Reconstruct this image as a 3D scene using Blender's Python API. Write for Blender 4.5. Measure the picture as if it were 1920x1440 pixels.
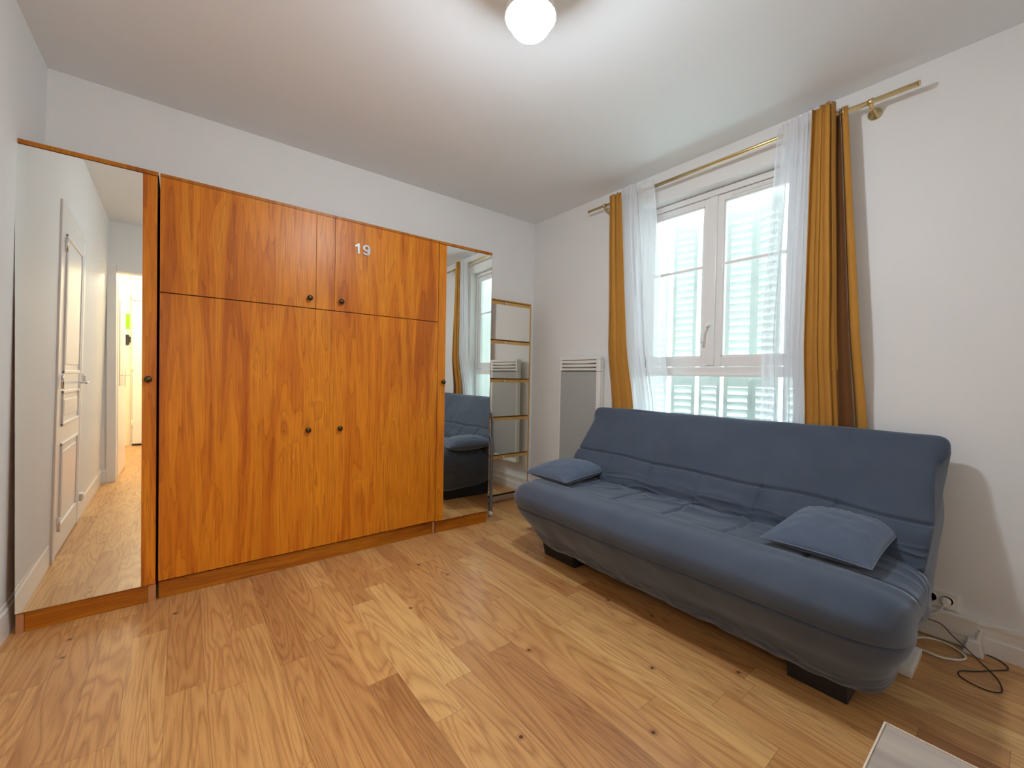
import bpy, bmesh, math, random
from mathutils import Vector, Matrix, noise as mnoise
PI = math.pi
random.seed(7)
sc = bpy.context.scene
for o in list(bpy.data.objects): bpy.data.objects.remove(o)
C = sc.collection

# ------------------------------------------------------------------ camera
F_PX, YAW, PITCH, ROLL, CAM_H = 785.525, 0.90122571, -0.01568937, 0.01882425, 1.2
cd = bpy.data.cameras.new('camera'); cam = bpy.data.objects.new('camera', cd); C.objects.link(cam)
cd.sensor_fit = 'HORIZONTAL'; cd.sensor_width = 36.0; cd.lens = F_PX / 1920 * 36.0; cd.clip_start = 0.02
_f = Vector((math.cos(PITCH) * math.cos(YAW), math.cos(PITCH) * math.sin(YAW), math.sin(PITCH)))
_r = Vector((math.sin(YAW), -math.cos(YAW), 0)); _u = _r.cross(_f)
_c, _s = math.cos(ROLL), math.sin(ROLL)
R_ = _c * _r + _s * _u; U_ = -_s * _r + _c * _u
cam.matrix_world = Matrix(((R_.x, U_.x, -_f.x, 0), (R_.y, U_.y, -_f.y, 0), (R_.z, U_.z, -_f.z, CAM_H), (0, 0, 0, 1)))
sc.camera = cam

# ------------------------------------------------------------------ world and exposure
w = bpy.data.worlds.new('sky'); sc.world = w; w.use_nodes = True
bg = w.node_tree.nodes['Background']
bg.inputs[0].default_value = (0.84, 0.94, 1.0, 1); bg.inputs[1].default_value = 12.0
sc.view_settings.view_transform = 'Standard'; sc.view_settings.look = 'None'
sc.view_settings.gamma = 1.0; sc.view_settings.use_curve_mapping = False
sc.view_settings.exposure = 0.0
LAMP_STRENGTH = 320.0
HALL_STRENGTH = 170.0
cy = sc.cycles
cy.max_bounces = 14; cy.diffuse_bounces = 8; cy.glossy_bounces = 6; cy.transmission_bounces = 8; cy.transparent_max_bounces = 16
cy.sample_clamp_indirect = 6.0
cy.use_denoising = True

# ------------------------------------------------------------------ materials
def srgb(r, g, b):
    f = lambda c: (c / 255 / 12.92) if c / 255 <= 0.04045 else ((c / 255 + 0.055) / 1.055) ** 2.4
    return (f(r), f(g), f(b), 1)
def new_mat(name):
    m = bpy.data.materials.new(name); m.use_nodes = True
    nt = m.node_tree; return m, nt, nt.nodes['Principled BSDF']
def plain(name, col, rough=0.5, metal=0.0, nscale=60, bump=0.02, var=0.04, spec=0.5, sheen=0.0):
    m, nt, p = new_mat(name)
    p.inputs['Roughness'].default_value = rough; p.inputs['Metallic'].default_value = metal
    p.inputs['Specular IOR Level'].default_value = spec
    if sheen: p.inputs['Sheen Weight'].default_value = sheen; p.inputs['Sheen Roughness'].default_value = 0.5
    tc = nt.nodes.new('ShaderNodeTexCoord'); n = nt.nodes.new('ShaderNodeTexNoise')
    n.inputs['Scale'].default_value = nscale; n.inputs['Detail'].default_value = 4
    nt.links.new(tc.outputs['Object'], n.inputs['Vector'])
    r = nt.nodes.new('ShaderNodeMixRGB'); r.blend_type = 'MULTIPLY'; r.inputs[0].default_value = 1
    r.inputs[1].default_value = col
    mr = nt.nodes.new('ShaderNodeMapRange'); mr.inputs[3].default_value = 1 - var; mr.inputs[4].default_value = 1 + var
    nt.links.new(n.outputs['Fac'], mr.inputs[0]); nt.links.new(mr.outputs[0], r.inputs[2]); nt.links.new(r.outputs[0], p.inputs['Base Color'])
    if bump:
        b = nt.nodes.new('ShaderNodeBump'); b.inputs['Strength'].default_value = bump; b.inputs['Distance'].default_value = 0.01
        nt.links.new(n.outputs['Fac'], b.inputs['Height']); nt.links.new(b.outputs[0], p.inputs['Normal'])
    return m
def mth(nt, op, a, b=None):
    n = nt.nodes.new('ShaderNodeMath'); n.operation = op
    for i, v in enumerate((a, b)):
        if v is None: continue
        if isinstance(v, (int, float)): n.inputs[i].default_value = v
        else: nt.links.new(v, n.inputs[i])
    return n.outputs[0]
def ramp(nt, fac, stops):
    r = nt.nodes.new('ShaderNodeValToRGB'); e = r.color_ramp.elements
    while len(e) < len(stops): e.new(0.5)
    for i, (p, c) in enumerate(stops): e[i].position = p; e[i].color = c
    nt.links.new(fac, r.inputs[0]); return r.outputs[0]
def mixc(nt, mode, fac, a, b):
    n = nt.nodes.new('ShaderNodeMixRGB'); n.blend_type = mode
    for i, v in enumerate((fac, a, b)):
        if isinstance(v, (int, float)): n.inputs[i].default_value = v
        elif isinstance(v, tuple): n.inputs[i].default_value = v
        else: nt.links.new(v, n.inputs[i])
    return n.outputs[0]

def floor_mat():
    m, nt, p = new_mat('oak_floor')
    g = nt.nodes.new('ShaderNodeNewGeometry'); s = nt.nodes.new('ShaderNodeSeparateXYZ')
    nt.links.new(g.outputs['Position'], s.inputs[0])
    X, Y = s.outputs[0], s.outputs[1]
    W = 0.122
    rx = mth(nt, 'DIVIDE', mth(nt, 'ADD', X, 10 * W - 0.083), W)
    row = mth(nt, 'FLOOR', rx)
    wn = nt.nodes.new('ShaderNodeTexWhiteNoise'); wn.noise_dimensions = '1D'; nt.links.new(row, wn.inputs['W'])
    ry = mth(nt, 'ADD', mth(nt, 'DIVIDE', Y, 0.92), mth(nt, 'MULTIPLY', wn.outputs['Value'], 17.3))
    col = mth(nt, 'FLOOR', ry)
    cv = nt.nodes.new('ShaderNodeCombineXYZ'); nt.links.new(row, cv.inputs[0]); nt.links.new(col, cv.inputs[1])
    pid = nt.nodes.new('ShaderNodeTexWhiteNoise'); pid.noise_dimensions = '2D'; nt.links.new(cv.outputs[0], pid.inputs['Vector'])
    V = pid.outputs['Value']
    # grain coordinates, shifted for each plank
    gx = mth(nt, 'ADD', mth(nt, 'MULTIPLY', X, 10.0), mth(nt, 'MULTIPLY', V, 91.0))
    gy = mth(nt, 'ADD', mth(nt, 'MULTIPLY', Y, 1.0), mth(nt, 'MULTIPLY', V, 37.0))
    gv = nt.nodes.new('ShaderNodeCombineXYZ'); nt.links.new(gx, gv.inputs[0]); nt.links.new(gy, gv.inputs[1]); nt.links.new(mth(nt, 'MULTIPLY', V, 13.0), gv.inputs[2])
    n0 = nt.nodes.new('ShaderNodeTexNoise'); n0.inputs['Scale'].default_value = 0.75; n0.inputs['Detail'].default_value = 2; n0.inputs['Distortion'].default_value = 0.5
    nt.links.new(gv.outputs[0], n0.inputs['Vector'])
    # growth rings: contour lines of the low noise
    rings = mth(nt, 'FRACT', mth(nt, 'MULTIPLY', n0.outputs['Fac'], 15.0))
    rings = mth(nt, 'POWER', mth(nt, 'ABSOLUTE', mth(nt, 'SUBTRACT', mth(nt, 'MULTIPLY', rings, 2.0), 1.0)), 2.2)
    n1 = nt.nodes.new('ShaderNodeTexNoise'); n1.inputs['Scale'].default_value = 7.0; n1.inputs['Detail'].default_value = 6
    mp = nt.nodes.new('ShaderNodeMapping'); mp.inputs['Scale'].default_value = (3.0, 0.9, 1); nt.links.new(gv.outputs[0], mp.inputs[0]); nt.links.new(mp.outputs[0], n1.inputs['Vector'])
    n2 = nt.nodes.new('ShaderNodeTexNoise'); n2.inputs['Scale'].default_value = 0.5; nt.links.new(gv.outputs[0], n2.inputs['Vector'])
    base = ramp(nt, V, [(0.0, srgb(186, 134, 84)), (0.25, srgb(206, 156, 98)), (0.5, srgb(216, 168, 108)), (0.75, srgb(198, 146, 92)), (1.0, srgb(224, 180, 118))])
    c = mixc(nt, 'MULTIPLY', mth(nt, 'MULTIPLY', rings, 0.42), base, srgb(158, 108, 72))
    c = mixc(nt, 'MULTIPLY', mth(nt, 'MULTIPLY', mth(nt, 'GREATER_THAN', n1.outputs['Fac'], 0.55), 0.22), c, srgb(170, 120, 80))
    c = mixc(nt, 'OVERLAY', 0.25, c, n2.outputs['Fac'])
    # knots
    vo = nt.nodes.new('ShaderNodeTexVoronoi'); vo.inputs['Scale'].default_value = 3.1; vo.voronoi_dimensions = '2D'
    nt.links.new(g.outputs['Position'], vo.inputs['Vector'])
    kn = mth(nt, 'LESS_THAN', vo.outputs['Distance'], 0.022)
    kc = nt.nodes.new('ShaderNodeSeparateColor'); nt.links.new(vo.outputs['Color'], kc.inputs[0])
    kn = mth(nt, 'MULTIPLY', kn, mth(nt, 'GREATER_THAN', kc.outputs[0], 0.62))
    c = mixc(nt, 'MIX', mth(nt, 'MULTIPLY', kn, 0.85), c, srgb(60, 38, 24))
    halo = mth(nt, 'LESS_THAN', vo.outputs['Distance'], 0.05)
    halo = mth(nt, 'MULTIPLY', halo, mth(nt, 'GREATER_THAN', kc.outputs[0], 0.62))
    c = mixc(nt, 'MULTIPLY', mth(nt, 'MULTIPLY', halo, 0.25), c, srgb(150, 100, 60))
    # joints
    fx = mth(nt, 'FRACT', rx); fy = mth(nt, 'FRACT', ry)
    ex = mth(nt, 'MINIMUM', fx, mth(nt, 'SUBTRACT', 1.0, fx)); ey = mth(nt, 'MINIMUM', fy, mth(nt, 'SUBTRACT', 1.0, fy))
    jx = mth(nt, 'LESS_THAN', ex, 0.008); jy = mth(nt, 'LESS_THAN', ey, 0.0011)
    j = mth(nt, 'MAXIMUM', jx, jy)
    c = mixc(nt, 'MULTIPLY', mth(nt, 'MULTIPLY', j, 0.45), c, srgb(110, 66, 36))
    nt.links.new(c, p.inputs['Base Color'])
    p.inputs['Roughness'].default_value = 0.34
    b = nt.nodes.new('ShaderNodeBump'); b.inputs['Strength'].default_value = 0.12; b.inputs['Distance'].default_value = 0.003
    nt.links.new(mth(nt, 'SUBTRACT', n1.outputs['Fac'], mth(nt, 'MULTIPLY', j, 1.5)), b.inputs['Height']); nt.links.new(b.outputs[0], p.inputs['Normal'])
    return m

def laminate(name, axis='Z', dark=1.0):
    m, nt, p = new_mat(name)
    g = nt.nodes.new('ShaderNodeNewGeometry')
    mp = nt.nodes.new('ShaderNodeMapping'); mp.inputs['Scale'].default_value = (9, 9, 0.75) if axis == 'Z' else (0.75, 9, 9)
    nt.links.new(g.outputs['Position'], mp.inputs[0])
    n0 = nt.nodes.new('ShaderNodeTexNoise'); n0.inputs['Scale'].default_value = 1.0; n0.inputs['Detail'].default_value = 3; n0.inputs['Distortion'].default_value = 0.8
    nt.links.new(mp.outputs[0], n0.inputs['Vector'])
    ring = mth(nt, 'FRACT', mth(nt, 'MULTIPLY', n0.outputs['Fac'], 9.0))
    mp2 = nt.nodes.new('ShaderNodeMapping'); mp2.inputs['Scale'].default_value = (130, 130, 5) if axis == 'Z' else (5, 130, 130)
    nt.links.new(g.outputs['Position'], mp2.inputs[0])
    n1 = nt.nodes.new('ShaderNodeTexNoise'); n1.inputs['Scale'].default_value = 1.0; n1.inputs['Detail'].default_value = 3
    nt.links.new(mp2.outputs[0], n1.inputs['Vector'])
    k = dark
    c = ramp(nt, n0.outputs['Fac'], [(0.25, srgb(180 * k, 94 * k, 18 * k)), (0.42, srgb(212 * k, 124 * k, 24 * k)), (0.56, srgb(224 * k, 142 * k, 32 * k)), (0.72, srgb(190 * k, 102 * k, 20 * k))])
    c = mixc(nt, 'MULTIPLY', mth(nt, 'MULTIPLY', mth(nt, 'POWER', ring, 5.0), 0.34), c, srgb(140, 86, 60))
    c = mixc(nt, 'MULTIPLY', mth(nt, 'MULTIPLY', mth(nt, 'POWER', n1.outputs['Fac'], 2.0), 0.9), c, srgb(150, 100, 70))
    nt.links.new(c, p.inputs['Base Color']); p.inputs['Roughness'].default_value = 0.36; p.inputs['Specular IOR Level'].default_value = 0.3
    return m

def wall_mat(name, col, s=2.2):
    m, nt, p = new_mat(name)
    g = nt.nodes.new('ShaderNodeNewGeometry')
    n = nt.nodes.new('ShaderNodeTexNoise'); n.inputs['Scale'].default_value = 180; n.inputs['Detail'].default_value = 3; nt.links.new(g.outputs['Position'], n.inputs['Vector'])
    n2 = nt.nodes.new('ShaderNodeTexNoise'); n2.inputs['Scale'].default_value = s; n2.inputs['Detail'].default_value = 2; nt.links.new(g.outputs['Position'], n2.inputs['Vector'])
    mr = nt.nodes.new('ShaderNodeMapRange'); mr.inputs[3].default_value = 0.97; mr.inputs[4].default_value = 1.03; nt.links.new(n2.outputs['Fac'], mr.inputs[0])
    c = mixc(nt, 'MULTIPLY', 1.0, col, mr.outputs[0]); nt.links.new(c, p.inputs['Base Color'])
    p.inputs['Roughness'].default_value = 0.55; p.inputs['Specular IOR Level'].default_value = 0.25
    b = nt.nodes.new('ShaderNodeBump'); b.inputs['Strength'].default_value = 0.05; b.inputs['Distance'].default_value = 0.002
    nt.links.new(n.outputs['Fac'], b.inputs['Height']); nt.links.new(b.outputs[0], p.inputs['Normal'])
    return m

def fabric(name, col, s1=900, sheen=0.5, rough=0.85, mott=6):
    m, nt, p = new_mat(name)
    tc = nt.nodes.new('ShaderNodeTexCoord')
    n = nt.nodes.new('ShaderNodeTexNoise'); n.inputs['Scale'].default_value = s1; nt.links.new(tc.outputs['Object'], n.inputs['Vector'])
    n2 = nt.nodes.new('ShaderNodeTexNoise'); n2.inputs['Scale'].default_value = mott; n2.inputs['Detail'].default_value = 5; nt.links.new(tc.outputs['Object'], n2.inputs['Vector'])
    mr = nt.nodes.new('ShaderNodeMapRange'); mr.inputs[3].default_value = 0.82; mr.inputs[4].default_value = 1.18; nt.links.new(n2.outputs['Fac'], mr.inputs[0])
    c = mixc(nt, 'MULTIPLY', 1.0, col, mr.outputs[0]); nt.links.new(c, p.inputs['Base Color'])
    p.inputs['Roughness'].default_value = rough; p.inputs['Specular IOR Level'].default_value = 0.2
    p.inputs['Sheen Weight'].default_value = sheen; p.inputs['Sheen Roughness'].default_value = 0.4
    p.inputs['Sheen Tint'].default_value = (0.75, 0.85, 1, 1) if sheen > 0.3 else (1, 1, 1, 1)
    b = nt.nodes.new('ShaderNodeBump'); b.inputs['Strength'].default_value = 0.25; b.inputs['Distance'].default_value = 0.001
    nt.links.new(n.outputs['Fac'], b.inputs['Height']); nt.links.new(b.outputs[0], p.inputs['Normal'])
    return m

def sheer_mat():
    m, nt, p = new_mat('sheer_voile')
    out = nt.nodes['Material Output']
    tr = nt.nodes.new('ShaderNodeBsdfTransparent'); tl = nt.nodes.new('ShaderNodeBsdfTranslucent'); tl.inputs[0].default_value = (0.9, 0.93, 0.98, 1)
    df = nt.nodes.new('ShaderNodeBsdfDiffuse'); df.inputs[0].default_value = (0.88, 0.9, 0.95, 1)
    m1 = nt.nodes.new('ShaderNodeMixShader'); m1.inputs[0].default_value = 0.5; nt.links.new(df.outputs[0], m1.inputs[1]); nt.links.new(tl.outputs[0], m1.inputs[2])
    m2 = nt.nodes.new('ShaderNodeMixShader')
    tc = nt.nodes.new('ShaderNodeTexCoord'); n = nt.nodes.new('ShaderNodeTexNoise'); n.inputs['Scale'].default_value = 500; nt.links.new(tc.outputs['Object'], n.inputs['Vector'])
    mr = nt.nodes.new('ShaderNodeMapRange'); mr.inputs[3].default_value = 0.50; mr.inputs[4].default_value = 0.76; nt.links.new(n.outputs['Fac'], mr.inputs[0])
    nt.links.new(mr.outputs[0], m2.inputs[0]); nt.links.new(tr.outputs[0], m2.inputs[1]); nt.links.new(m1.outputs[0], m2.inputs[2])
    nt.links.new(m2.outputs[0], out.inputs['Surface']); return m
def glass_mat():
    m, nt, p = new_mat('window_glass'); out = nt.nodes['Material Output']
    tr = nt.nodes.new('ShaderNodeBsdfTransparent'); tr.inputs[0].default_value = (0.95, 0.985, 0.97, 1)
    gl = nt.nodes.new('ShaderNodeBsdfGlossy'); gl.inputs['Roughness'].default_value = 0.01
    fr = nt.nodes.new('ShaderNodeFresnel'); fr.inputs[0].default_value = 1.45
    gm = nt.nodes.new('ShaderNodeNewGeometry'); fac = mth(nt, 'MULTIPLY', mth(nt, 'MINIMUM', fr.outputs[0], 0.35), mth(nt, 'SUBTRACT', 1.0, gm.outputs['Backfacing']))
    mx = nt.nodes.new('ShaderNodeMixShader'); nt.links.new(fac, mx.inputs[0]); nt.links.new(tr.outputs[0], mx.inputs[1]); nt.links.new(gl.outputs[0], mx.inputs[2])
    nt.links.new(mx.outputs[0], out.inputs['Surface']); return m
def emit(name, col, st):
    m, nt, p = new_mat(name); p.inputs['Base Color'].default_value = col
    p.inputs['Emission Color'].default_value = col; p.inputs['Emission Strength'].default_value = st; return m

def grille_mat():
    m, nt, p = new_mat('radiator_grille')
    g = nt.nodes.new('ShaderNodeNewGeometry'); v = nt.nodes.new('ShaderNodeTexVoronoi'); v.inputs['Scale'].default_value = 160; v.inputs['Randomness'].default_value = 0
    nt.links.new(g.outputs['Position'], v.inputs['Vector'])
    c = ramp(nt, v.outputs['Distance'], [(0.3, srgb(134, 138, 138)), (0.55, srgb(205, 208, 206))])
    nt.links.new(c, p.inputs['Base Color']); p.inputs['Roughness'].default_value = 0.5; return m
def table_mat():
    m, nt, p = new_mat('grey_wood_laminate')
    g = nt.nodes.new('ShaderNodeNewGeometry'); mp = nt.nodes.new('ShaderNodeMapping'); mp.inputs['Scale'].default_value = (14, 1.6, 1); mp.inputs['Rotation'].default_value = (0, 0, 0.2)
    nt.links.new(g.outputs['Position'], mp.inputs[0])
    n = nt.nodes.new('ShaderNodeTexNoise'); n.inputs['Scale'].default_value = 1.4; n.inputs['Detail'].default_value = 5; nt.links.new(mp.outputs[0], n.inputs['Vector'])
    c = ramp(nt, n.outputs['Fac'], [(0.3, srgb(142, 130, 122)), (0.5, srgb(165, 154, 145)), (0.7, srgb(186, 172, 156))])
    nt.links.new(c, p.inputs['Base Color']); p.inputs['Roughness'].default_value = 0.3; return m

M = dict(
    wall=wall_mat('painted_wall', (0.80, 0.805, 0.80, 1)), ceil=wall_mat('painted_ceiling', (0.82, 0.86, 0.88, 1)),
    trim=plain('white_gloss_paint', (0.82, 0.81, 0.79, 1), 0.3, var=0.01, bump=0.0),
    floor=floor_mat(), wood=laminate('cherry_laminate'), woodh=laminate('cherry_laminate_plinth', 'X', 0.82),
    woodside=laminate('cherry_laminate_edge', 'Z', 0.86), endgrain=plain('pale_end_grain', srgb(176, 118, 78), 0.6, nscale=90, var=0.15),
    darkwood=plain('dark_gap_board', srgb(58, 26, 14), 0.6),
    mirror=plain('mirror_silver', (0.86, 0.88, 0.84, 1), 0.0, 1.0, bump=0, var=0.0), mirrore=plain('mirror_edge', (0.5, 0.6, 0.55, 1), 0.2, 0.3, bump=0),
    knob=plain('aged_bronze', srgb(82, 68, 52), 0.32, 1.0, var=0.2), chrome=plain('brushed_chrome', (0.8, 0.8, 0.82, 1), 0.18, 1.0, bump=0, var=0.02),
    brass=plain('brushed_brass', srgb(224, 200, 150), 0.34, 1.0, nscale=200, var=0.05), brassf=plain('gold_frame', srgb(206, 164, 98), 0.38, 0.55, nscale=200, var=0.05),
    sofa=fabric('blue_grey_microfibre', srgb(73, 82, 97)), pillow=fabric('blue_grey_microfibre_cushion', srgb(84, 95, 114)),
    black=plain('black_base', (0.012, 0.013, 0.015, 1), 0.6), piping=plain('piping', srgb(116, 124, 138), 0.8),
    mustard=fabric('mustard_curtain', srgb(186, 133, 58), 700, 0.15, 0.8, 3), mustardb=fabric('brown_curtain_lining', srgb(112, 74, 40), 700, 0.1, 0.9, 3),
    sheer=sheer_mat(), glass=glass_mat(), pvc=plain('white_pvc', (0.83, 0.83, 0.82, 1), 0.28, bump=0, var=0.01),
    shutter=plain('painted_metal_shutter', srgb(222, 228, 226), 0.5, nscale=30, var=0.08), radiator=plain('radiator_enamel', (0.83, 0.83, 0.8, 1), 0.25, bump=0, var=0.01),
    grille=grille_mat(), slot=plain('slot_dark', srgb(84, 78, 66), 0.7), greytube=plain('grey_tube', srgb(120, 124, 132), 0.35, 0.6, bump=0),
    chairpad=plain('grey_seat_vinyl', srgb(70, 74, 82), 0.6), plastic=plain('white_plastic', (0.78, 0.77, 0.73, 1), 0.35, bump=0, var=0.01),
    blackcord=plain('black_cord', (0.01, 0.01, 0.01, 1), 0.45, bump=0), tabletop=table_mat(), tableedge=plain('pale_edge_band', srgb(214, 200, 184), 0.4),
    lime=plain('lime_paper', srgb(125, 175, 10), 0.6), hall=wall_mat('hall_wall', (0.86, 0.80, 0.66, 1)), paneg=plain('grey_panel', srgb(170, 165, 155), 0.15, 0.6, bump=0),
    globe=emit('globe_glow', (0.83, 0.92, 1.0, 1), LAMP_STRENGTH), hglobe=emit('hall_globe_glow', (1.0, 0.90, 0.74, 1), HALL_STRENGTH),
    ground=plain('pale_courtyard', (0.40, 0.41, 0.41, 1), 0.9),
    stone=plain('outside_render', (0.7, 0.68, 0.62, 1), 0.9, nscale=40, bump=0.2),
)

# ------------------------------------------------------------------ mesh helpers
ORG = {}
def root_of(o):
    while o.parent: o = o.parent
    return o
def obj(name, bm, mat, parent=None, smooth=False, bevel=0.0, local=False, autos=None):
    me = bpy.data.meshes.new(name)
    if parent is not None and not local:
        off = root_of(parent).location
        bmesh.ops.translate(bm, verts=bm.verts, vec=-Vector(off))
    if smooth:
        for f in bm.faces: f.smooth = True
    bm.normal_update(); bm.to_mesh(me); bm.free()
    o = bpy.data.objects.new(name, me); C.objects.link(o)
    for mm in (mat if isinstance(mat, (list, tuple)) else [mat]): me.materials.append(mm)
    if parent is not None: o.parent = parent
    if bevel:
        b = o.modifiers.new('bevel', 'BEVEL'); b.width = bevel; b.segments = 3; b.limit_method = 'ANGLE'; b.angle_limit = math.radians(40); b.harden_normals = False
        for f in me.polygons: f.use_smooth = False
    return o
def thing(name, label, cat, loc=(0, 0, 0), group=None):
    o = bpy.data.objects.new(name, None); C.objects.link(o); o.location = loc; o.empty_display_size = 0.1
    o['label'] = label; o['category'] = cat
    if group: o['group'] = group
    return o
def tag(o, label, cat, group=None):
    o['label'] = label; o['category'] = cat
    if group: o['group'] = group
    return o
def struct(name, bm, mat, **k):
    o = obj(name, bm, mat, **k)
    if o.parent is None: o['kind'] = 'structure'
    return o
def box(bm, a, b, mi=0):
    x0, y0, z0 = [min(a[i], b[i]) for i in range(3)]; x1, y1, z1 = [max(a[i], b[i]) for i in range(3)]
    v = [bm.verts.new(p) for p in ((x0, y0, z0), (x1, y0, z0), (x1, y1, z0), (x0, y1, z0), (x0, y0, z1), (x1, y0, z1), (x1, y1, z1), (x0, y1, z1))]
    for f in ((0, 3, 2, 1), (4, 5, 6, 7), (0, 1, 5, 4), (1, 2, 6, 5), (2, 3, 7, 6), (3, 0, 4, 7)):
        fc = bm.faces.new([v[i] for i in f]); fc.material_index = mi
    return v
def bx(a, b):
    bm = bmesh.new(); box(bm, a, b); return bm
def boxes(L):
    bm = bmesh.new()
    for a, b in L: box(bm, a, b)
    return bm
def quad(*ps):
    bm = bmesh.new(); bm.faces.new([bm.verts.new(p) for p in ps]); return bm
def smooth_path(pts, n=8):
    out = []; P = [Vector(p) for p in pts]
    for i in range(len(P) - 1):
        p0 = P[max(i - 1, 0)]; p1 = P[i]; p2 = P[i + 1]; p3 = P[min(i + 2, len(P) - 1)]
        for k in range(n):
            t = k / n
            out.append(0.5 * ((2 * p1) + (-p0 + p2) * t + (2 * p0 - 5 * p1 + 4 * p2 - p3) * t * t + (-p0 + 3 * p1 - 3 * p2 + p3) * t ** 3))
    out.append(P[-1]); return out
def tube(bm, pts, r, seg=12, cap=True):
    P = [Vector(p) for p in pts]; rings = []
    T0 = (P[1] - P[0]).normalized(); up = Vector((0, 0, 1)) if abs(T0.z) < 0.9 else Vector((1, 0, 0))
    N = (up - T0 * up.dot(T0)).normalized()
    for i, p in enumerate(P):
        T = (P[min(i + 1, len(P) - 1)] - P[max(i - 1, 0)]).normalized()
        N = (N - T * N.dot(T)).normalized(); B = T.cross(N)
        rr = r[i] if isinstance(r, (list, tuple)) else r
        rings.append([bm.verts.new(p + (N * math.cos(a) + B * math.sin(a)) * rr) for a in [2 * PI * k / seg for k in range(seg)]])
    for a, b in zip(rings, rings[1:]):
        for k in range(seg):
            f = bm.faces.new((a[k], a[(k + 1) % seg], b[(k + 1) % seg], b[k])); f.smooth = True
    if cap: bm.faces.new(rings[0][::-1]); bm.faces.new(rings[-1])
def lathe(bm, prof, origin, axis, seg=24):
    # prof: list of (distance along axis, radius)
    A = Vector(axis).normalized(); up = Vector((0, 0, 1)) if abs(A.z) < 0.9 else Vector((1, 0, 0))
    N = (up - A * up.dot(A)).normalized(); B = A.cross(N); O = Vector(origin); rings = []
    for d, r in prof:
        rings.append([bm.verts.new(O + A * d + (N * math.cos(2 * PI * k / seg) + B * math.sin(2 * PI * k / seg)) * max(r, 1e-4)) for k in range(seg)])
    for a, b in zip(rings, rings[1:]):
        for k in range(seg):
            f = bm.faces.new((a[k], a[(k + 1) % seg], b[(k + 1) % seg], b[k])); f.smooth = True
    bm.faces.new(rings[0][::-1]); bm.faces.new(rings[-1])
def knob_bm(x, y, z, n=(0, -1, 0), s=1.0):
    bm = bmesh.new()
    lathe(bm, [(0, .011 * s), (.002 * s, .012 * s), (.004 * s, .008 * s), (.010 * s, .0065 * s), (.014 * s, .010 * s), (.018 * s, .0155 * s), (.023 * s, .0165 * s), (.028 * s, .0145 * s), (.031 * s, .008 * s), (.032 * s, .001)], (x, y, z), n, 24)
    return bm
def sm(a, b, x):
    t = max(0, min(1, (x - a) / (b - a))); return t * t * (3 - 2 * t)

# ------------------------------------------------------------------ room shell
XL, XR, YB, YN, ZC = -0.60, 2.85, 3.27, -0.50, 2.775
WY0, WY1, WZ0, WZ1 = 0.90, 2.03, 0.12, 2.55      # window opening
DX0, DX1, DZ = -0.54, 0.26, 2.25                  # doorway to the hall
struct('floor', bx((-1.1, -3.6, -0.06), (3.3, 3.4, 0)), M['floor'])
struct('ceiling', bx((-1.0, YN - 0.1, ZC), (3.25, 3.4, ZC + 0.1)), M['ceil'])
# left wall leans out a little towards the floor, with an opening-free door nailed on it
bm = bmesh.new()
a = [(-0.605, 3.4, 0), (-0.667, YN - 0.1, 0), (-0.60, YN - 0.1, ZC), (-0.553, 3.4, ZC)]
v = [bm.verts.new(p) for p in a]; v2 = [bm.verts.new((p[0] - 0.12, p[1], p[2])) for p in a]
bm.faces.new(v); bm.faces.new(v2[::-1])
for i in range(4): bm.faces.new((v[(i + 1) % 4], v[i], v2[i], v2[(i + 1) % 4]))
struct('wall_left', bm, M['wall'])
struct('wall_back', bx((-0.8, YB, 0), (3.25, YB + 0.12, ZC)), M['wall'])
# window wall, 0.32 thick with reveal
struct('wall_right', boxes([((XR, -0.6, 0), (XR + .32, WY0, ZC)), ((XR, WY1, 0), (XR + .32, 3.4, ZC)), ((XR, WY0, WZ1), (XR + .32, WY1, ZC)), ((XR, WY0, 0), (XR + .32, WY1, WZ0))]), M['wall'])
struct('wall_near', boxes([((-0.8, YN - .1, 0), (DX0, YN, ZC)), ((DX1, YN - .1, 0), (3.25, YN, ZC)), ((DX0, YN - .1, DZ), (DX1, YN, ZC))]), M['wall'])
# hall behind the doorway
HY = -3.32
struct('wall_hall_left', bx((-0.95, HY - .1, 0), (-0.85, YN - .1, 2.75)), M['hall'])
struct('wall_hall_right', bx((0.45, HY - .1, 0), (0.55, YN - .1, 2.75)), M['hall'])
struct('wall_hall_end', bx((-0.95, HY - .1, 0), (0.55, HY, 2.75)), M['hall'])
struct('ceiling_hall', bx((-0.95, HY - .1, 2.75), (0.55, YN - .1, 2.85)), M['hall'])
def casing(name, x0, x1, z1, y, t, wdt, mat):
    return struct(name, boxes([((x0 - wdt, y, 0), (x0, y + t, z1 + wdt)), ((x1, y, 0), (x1 + wdt, y + t, z1 + wdt)), ((x0, y, z1), (x1, y + t, z1 + wdt))]), mat, bevel=.006)
casing('trim_1', DX0, DX1, DZ, YN - 0.002, .022, .075, M['trim'])
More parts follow.
